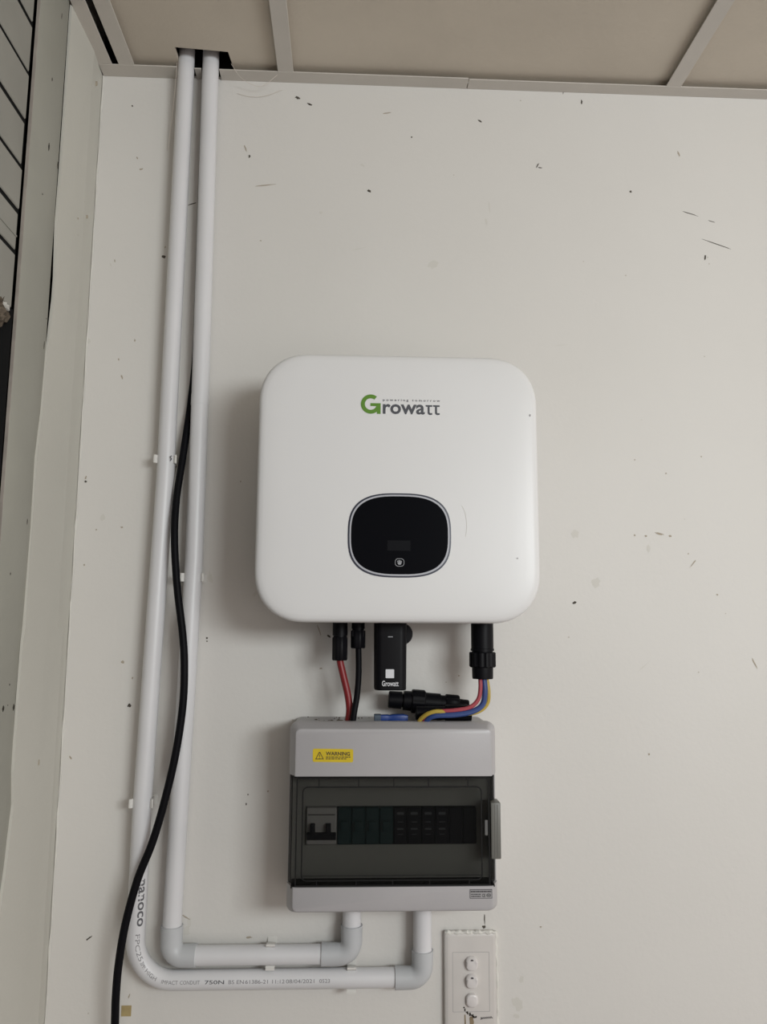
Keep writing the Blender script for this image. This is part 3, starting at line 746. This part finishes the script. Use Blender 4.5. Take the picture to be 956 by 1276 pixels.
# smoked door: a shallow shell
b = BM()
DX0, DX1, DZ0, DZ1 = -.0775, .2018, 1.3765, 1.5140
def dl(d, y, dz=0.0): return rrect(DX0 + d, DX1 - d, DZ0 + dz, DZ1 - dz, .0012, y, 2)
outer = [dl(0, -.0925), dl(.0006, -.0960), dl(.0100, -.1130, .0004), dl(.0112, -.1148, .0010)]
inner = [dl(.0138, -.1130, .0030), dl(.0030, -.0965, .0024), dl(.0022, -.0925, .0022)]
rings = [[b.verts.new(p) for p in lp] for lp in outer]; rin = [[b.verts.new(p) for p in lp] for lp in inner]
n = len(rings[0])
def skin(a, c):
    for i in range(n):
        j = (i + 1) % n
        b.faces.new((a[i], a[j], c[j], c[i]))
for a, c in zip(rings, rings[1:]): skin(a, c)
b.faces.new(rings[-1]); b.faces.new(list(reversed(rin[0])))
for a, c in zip(rin, rin[1:]): skin(a, c)
skin(rin[-1], rings[0])
door = part('door', b, M['smoke'], en, 'dark see-through door', angle=25)
b = BM()
fo = [rrect(-.0594, .1810, 1.3828, 1.5026, .0074, y, 6) for y in (-.1146, -.1153)]
fi = [rrect(-.0577, .1793, 1.3845, 1.5009, .0060, y, 6) for y in (-.1146, -.1153)]
ring_band(b, fo[1], fi[1]); ring_band(b, fo[0], fo[1]); ring_band(b, fi[1], fi[0])
part('window_groove', b, M['seam'], door, 'black rounded groove round the door window')
b = BM()
for x, w, z0, z1 in [(x, .0007, 1.5030, 1.5126) for x in (-.0375, .0154, .0627, .1091, .1621)] + [(x, .0007, 1.3778, 1.3826) for x in (-.0385, .0135, .0615, .1105, .1632)] + [(-.0664, .0009, 1.3772, 1.5130), (.1903, .0010, 1.3772, 1.5130)]:
    box(b, x - w, x + w, -.1153, -.1145, z0, z1)
box(b, -.066, .191, -.1154, -.1143, 1.5122, 1.5140); box(b, -.066, .191, -.1154, -.1143, 1.3766, 1.3782)
box(b, -.0575, .179, -.1150, -.1146, 1.3890, 1.3897)
part('seam_lines', b, M['seam'], door, smooth=False)
b = BM(); box(b, .1845, .1885, -.1152, -.1146, 1.4395, 1.4590, .0002, 1); part('catch', b, M['catch'], door)
b = BM(); box(b, .1925, .2058, -.1170, -.0920, 1.4095, 1.4815, .0012, 2)
for k in range(3): box(b, .1940 + .0035 * k, .1950 + .0035 * k, -.1174, -.1168, 1.412, 1.479)
part('latch', b, M['latch'], en, 'grey latch tab')
# warning sticker
b = BM(); loft(b, [rrect(-.0463, .0078, 1.5340, 1.5512, .0022, y) for y in (-.1149, -.1153)])
for v in b.verts: v.co.z -= .012 * (v.co.x + .0193)
stk = part('warning_sticker', b, M['yellow'], up, 'yellow warning sticker')
b = BM(); Y = -.1155
def tri(s, dz): return [(-.0372 + s * dx, 1.5420 + dz + s * d) for dx, d in ((-.0058, -.0044), (.0058, -.0044), (.0008, .0052), (-.0008, .0052))]
ring_band(b, [Vector((x, Y, z)) for x, z in tri(1.0, 0)], [Vector((x, Y, z)) for x, z in tri(.72, -.0002)])
bar(b, [(-.0378, 1.5440), (-.0366, 1.5440), (-.0369, 1.5402), (-.0375, 1.5402)], Y); bar(b, [(-.0377, 1.5394), (-.0367, 1.5394), (-.0367, 1.5386), (-.0377, 1.5386)], Y)
word(b, 'WARNING', -.0290, .0035, 1.5428, 1.5478, Y, .03, -.0006)
x = -.0288
for row, z in enumerate((1.5400, 1.5376)):
    x = -.0288
    while x < .0025 - row * .003:
        w = random.uniform(.0016, .0048); bar(b, [(x, z + .0012), (x + w, z + .0012), (x + w, z), (x, z)], Y); x += w + .0008
o = part('warning_print', b, M['stickerink'], up, smooth=False)
# rating label
b = BM(); loft(b, [rrect(.1636, .1932, 1.3600, 1.3716, .0004, y, 2) for y in (-.1148, -.1152)]); part('rating_label', b, M['labelgrey'], lo)
b = BM(); Y = -.1154
ring_band(b, rrect(.1636, .1932, 1.3600, 1.3716, .0004, Y, 2), rrect(.1642, .1926, 1.3606, 1.3708, .0004, Y, 2))
def dashes(z, x0, x1, h):
    x = x0
    while x < x1 - .0008:
        w = min(random.uniform(.0010, .0034), x1 - x); bar(b, [(x, z + h), (x + w, z + h), (x + w, z), (x, z)], Y); x += w + .0004
dashes(1.3678, .1648, .1920, .0018); dashes(1.3647, .1652, .1780, .0012); dashes(1.3620, .1652, .1780, .0013)
word(b, 'CE', .1798, .1840, 1.3618, 1.3660, Y, .03)
ring_band(b, superell(.1885, 1.3640, .0030, .0022, 2, Y, 20), superell(.1885, 1.3640, .0021, .0014, 2, Y, 20))
bar(b, [(.1870, 1.3645), (.1900, 1.3645), (.1900, 1.3636), (.1870, 1.3636)], Y)
part('label_print', b, M['ink'], lo, smooth=False)
b = BM()
for sx in (-.072, .196):
    for sz in (1.345,): lathe(b, (sx, -.1005, sz), (0, -1, 0), [(0, .003), (.001, .003)], 12)
b.free()

# the modules on the rail, seen through the door
def module(name, label, cat, x0, x1, material, group=None):
    t = thing(name, label, cat, ((x0 + x1) / 2, -.0152, 1.4443), group)
    b = BM()
    box(b, x0 + .0003, x1 - .0003, -.0740, -.0152, 1.408, 1.481, .001, 1)
    box(b, x0 + .0003, x1 - .0003, -.0850, -.0740, 1.4205, 1.4685, .0012, 1)
    part('body', b, material, t)
    return t
t = module('circuit_breaker', 'white double-pole breaker with two black toggles behind the smoked door', 'breaker', -.0550, -.0130, M['breaker'])
for x in (-.0460, -.0245):
    b = BM(); box(b, x - .0034, x + .0034, -.0935, -.0845, 1.4350, 1.4490, .0012, 2); part('toggle', b, M['modblack'], t, 'black toggle')
b = BM(); box(b, -.0540, -.0140, -.0870, -.0848, 1.4268, 1.4370, .0008, 1); part('toggle_bar', b, M['modblack'], t, 'black bar joining the toggles')
b = BM(); box(b, -.0525, -.0155, -.0853, -.0849, 1.4590, 1.4602); part('print_line', b, M['ink'], t, smooth=False)
for i in range(4):
    x0 = -.0125 + i * .01905
    side = ('next to the white breaker', 'second from the white breaker', 'third from the white breaker', 'next to the black modules')[i]
    t = module('isolator_module', 'dark green module on the rail behind the smoked door, ' + side, 'module', x0, x0 + .0190, M['darkgreen'], 'dark green modules behind the smoked door')
    b = BM(); box(b, x0 + .004, x0 + .015, -.0905, -.0845, 1.4380, 1.4520, .0015, 2); part('toggle', b, M['darkgreen'], t)
for i in range(6):
    x0 = .0640 + i * .0191
    if i < 4:
        nm = ('next to the dark green modules', 'second from the dark green modules', 'third from the dark green modules', 'fourth from the dark green modules')[i]
        t = module('surge_module', 'black module with pale marks behind the smoked door, ' + nm, 'module', x0, x0 + .0188, M['modblack'], 'black marked modules behind the smoked door')
        b = BM()
        for z, h, w in ((1.4590, .0035, .0095), (1.4490, .0012, .008), (1.4395, .0022, .009), (1.4330, .0010, .007)):
            box(b, x0 + .0094 - w / 2, x0 + .0094 + w / 2, -.0853, -.0849, z, z + h)
        part('marking', b, M['modmark'], t, smooth=False)
    else:
        t = module('blanking_module', ('plain black module beside the marked ones behind the smoked door', 'plain black module at the latch end behind the smoked door')[i - 4], 'module', x0, x0 + .0188, M['modblack'], 'plain black modules behind the smoked door')

# ------------------------------------------------------------------ wall switch
sw = thing('light_switch', 'white three-gang switch plate on the wall below the enclosure', 'switch', (.1800, 0, 1.215))
b = BM()
def pl_(d, y, r=.004): return rrect(.1420 + d, .2172 - d, 1.1495 + d, 1.2795 - d, r, y, 5)
loft(b, [pl_(0, 0), pl_(0, -.0060), pl_(.0010, -.0085), pl_(.0040, -.0100), pl_(.0055, -.0103)])
part('plate', b, M['switch'], sw)
b = BM()
fo = rrect(.1535, .2065, 1.1735, 1.2530, .0008, -.01045, 2); fi = rrect(.1540, .2060, 1.1740, 1.2525, .0008, -.01045, 2)
ring_band(b, fo, fi); part('groove', b, M['labelgrey'], sw, smooth=False)
for i, (z, on) in enumerate(((1.2385, True), (1.2150, True), (1.1895, False))):
    b = BM()
    x = .1808
    def rk(d, y, tilt): return [Vector((p.x, y + tilt * (p.z - z), p.z)) for p in rrect(x - .0083 + d, x + .0083 - d, z - .0092 + d, z + .0092 - d, .0066 - d * .6, 0, 6)]
    k = 0.0
    loft(b, [rk(0, -.0100, 0), rk(0, -.0145, k), rk(.0008, -.0160, k), rk(.0022, -.0168, k)], True, False)
    # crowned face: two slopes meeting in a ridge
    top = b.verts[-28:] if False else [v for v in b.verts][-28:]
    for v in b.verts:
        if v.co.y < -.0140:
            dz = v.co.z - z
            v.co.y += (-.0030 if on else 0) * max(0, 1 - abs(dz - .0035) / .006) + (.0035 * max(0, (dz - .0035) / .006) if on else .0018 * max(0, -dz / .009))
    b.faces.new(top)
    r_ = part('rocker', b, M['rocker'], sw, angle=30)
    if on:
        b = BM(); box(b, x - .0017, x + .0017, -.0188, -.0160, z + .0053, z + .0066, .0003, 1); part('on_mark', b, M['ink'], r_)
# bead of old paint round the edge of the plate
b = BM()
tube(b, [(.1440 + .0725 * k / 24, -.0070 - .0012 * abs(math.sin(k * 1.7)), 1.2785 + .0007 * math.sin(k * 2.1)) for k in range(25)], [.0028 + .0007 * math.sin(k * 1.3) for k in range(25)], 8)
tube(b, [(.2165 + .0016 * min(1, k / 12) + .0004 * math.sin(k * 1.9), -.0050 - .001 * math.sin(k * 1.1), 1.2785 - .128 * k / 24) for k in range(25)], [.0024 + .0006 * math.sin(k * 1.7) for k in range(25)], 8)
part('paint_bead', b, M['filler'], sw, 'lumpy bead of old paint round the edge')
b = BM()
for i in range(26):
    t_ = i / 25
    x = .1700 + .0165 * t_ + random.uniform(-.001, .001); z = 1.1785 - .0125 * t_ ** .6 + random.uniform(-.0012, .0012)
    r = bmesh.ops.create_icosphere(b, subdivisions=1, radius=random.uniform(.0006, .0015))['verts']
    for v in r: v.co = Vector((v.co.x, v.co.y * .5, v.co.z)) + Vector((x, -.0106, z))
o = part('grime', b, M['grime'], sw, 'dark crusted grime', smooth=False); o['kind'] = 'stuff'
b = BM(); poly(b, [(.1700, 1.170), (.1716, 1.1700), (.1722, 1.160), (.1717, 1.1535), (.1703, 1.1535)], -.0102, -.0106); poly(b, [(.1772, 1.166), (.1790, 1.1678), (.1822, 1.1665), (.1836, 1.160), (.1826, 1.1535), (.1785, 1.1535), (.1776, 1.159)], -.0102, -.0106)
part('drip_stain', b, M['rust'], sw, smooth=False)
b = BM()
tube(b, [(.1935 + .0165 * k / 30, -.01045, 1.1650 + .0014 * math.sin(k * 1.25) + .0012 * k / 30) for k in range(31)], .00045, 5)
tube(b, [(.1930 + .002 * k / 5, -.01045, 1.1630 + .0022 * k / 5) for k in range(6)], .0004, 5)
part('script_mark', b, M['ink'], sw)
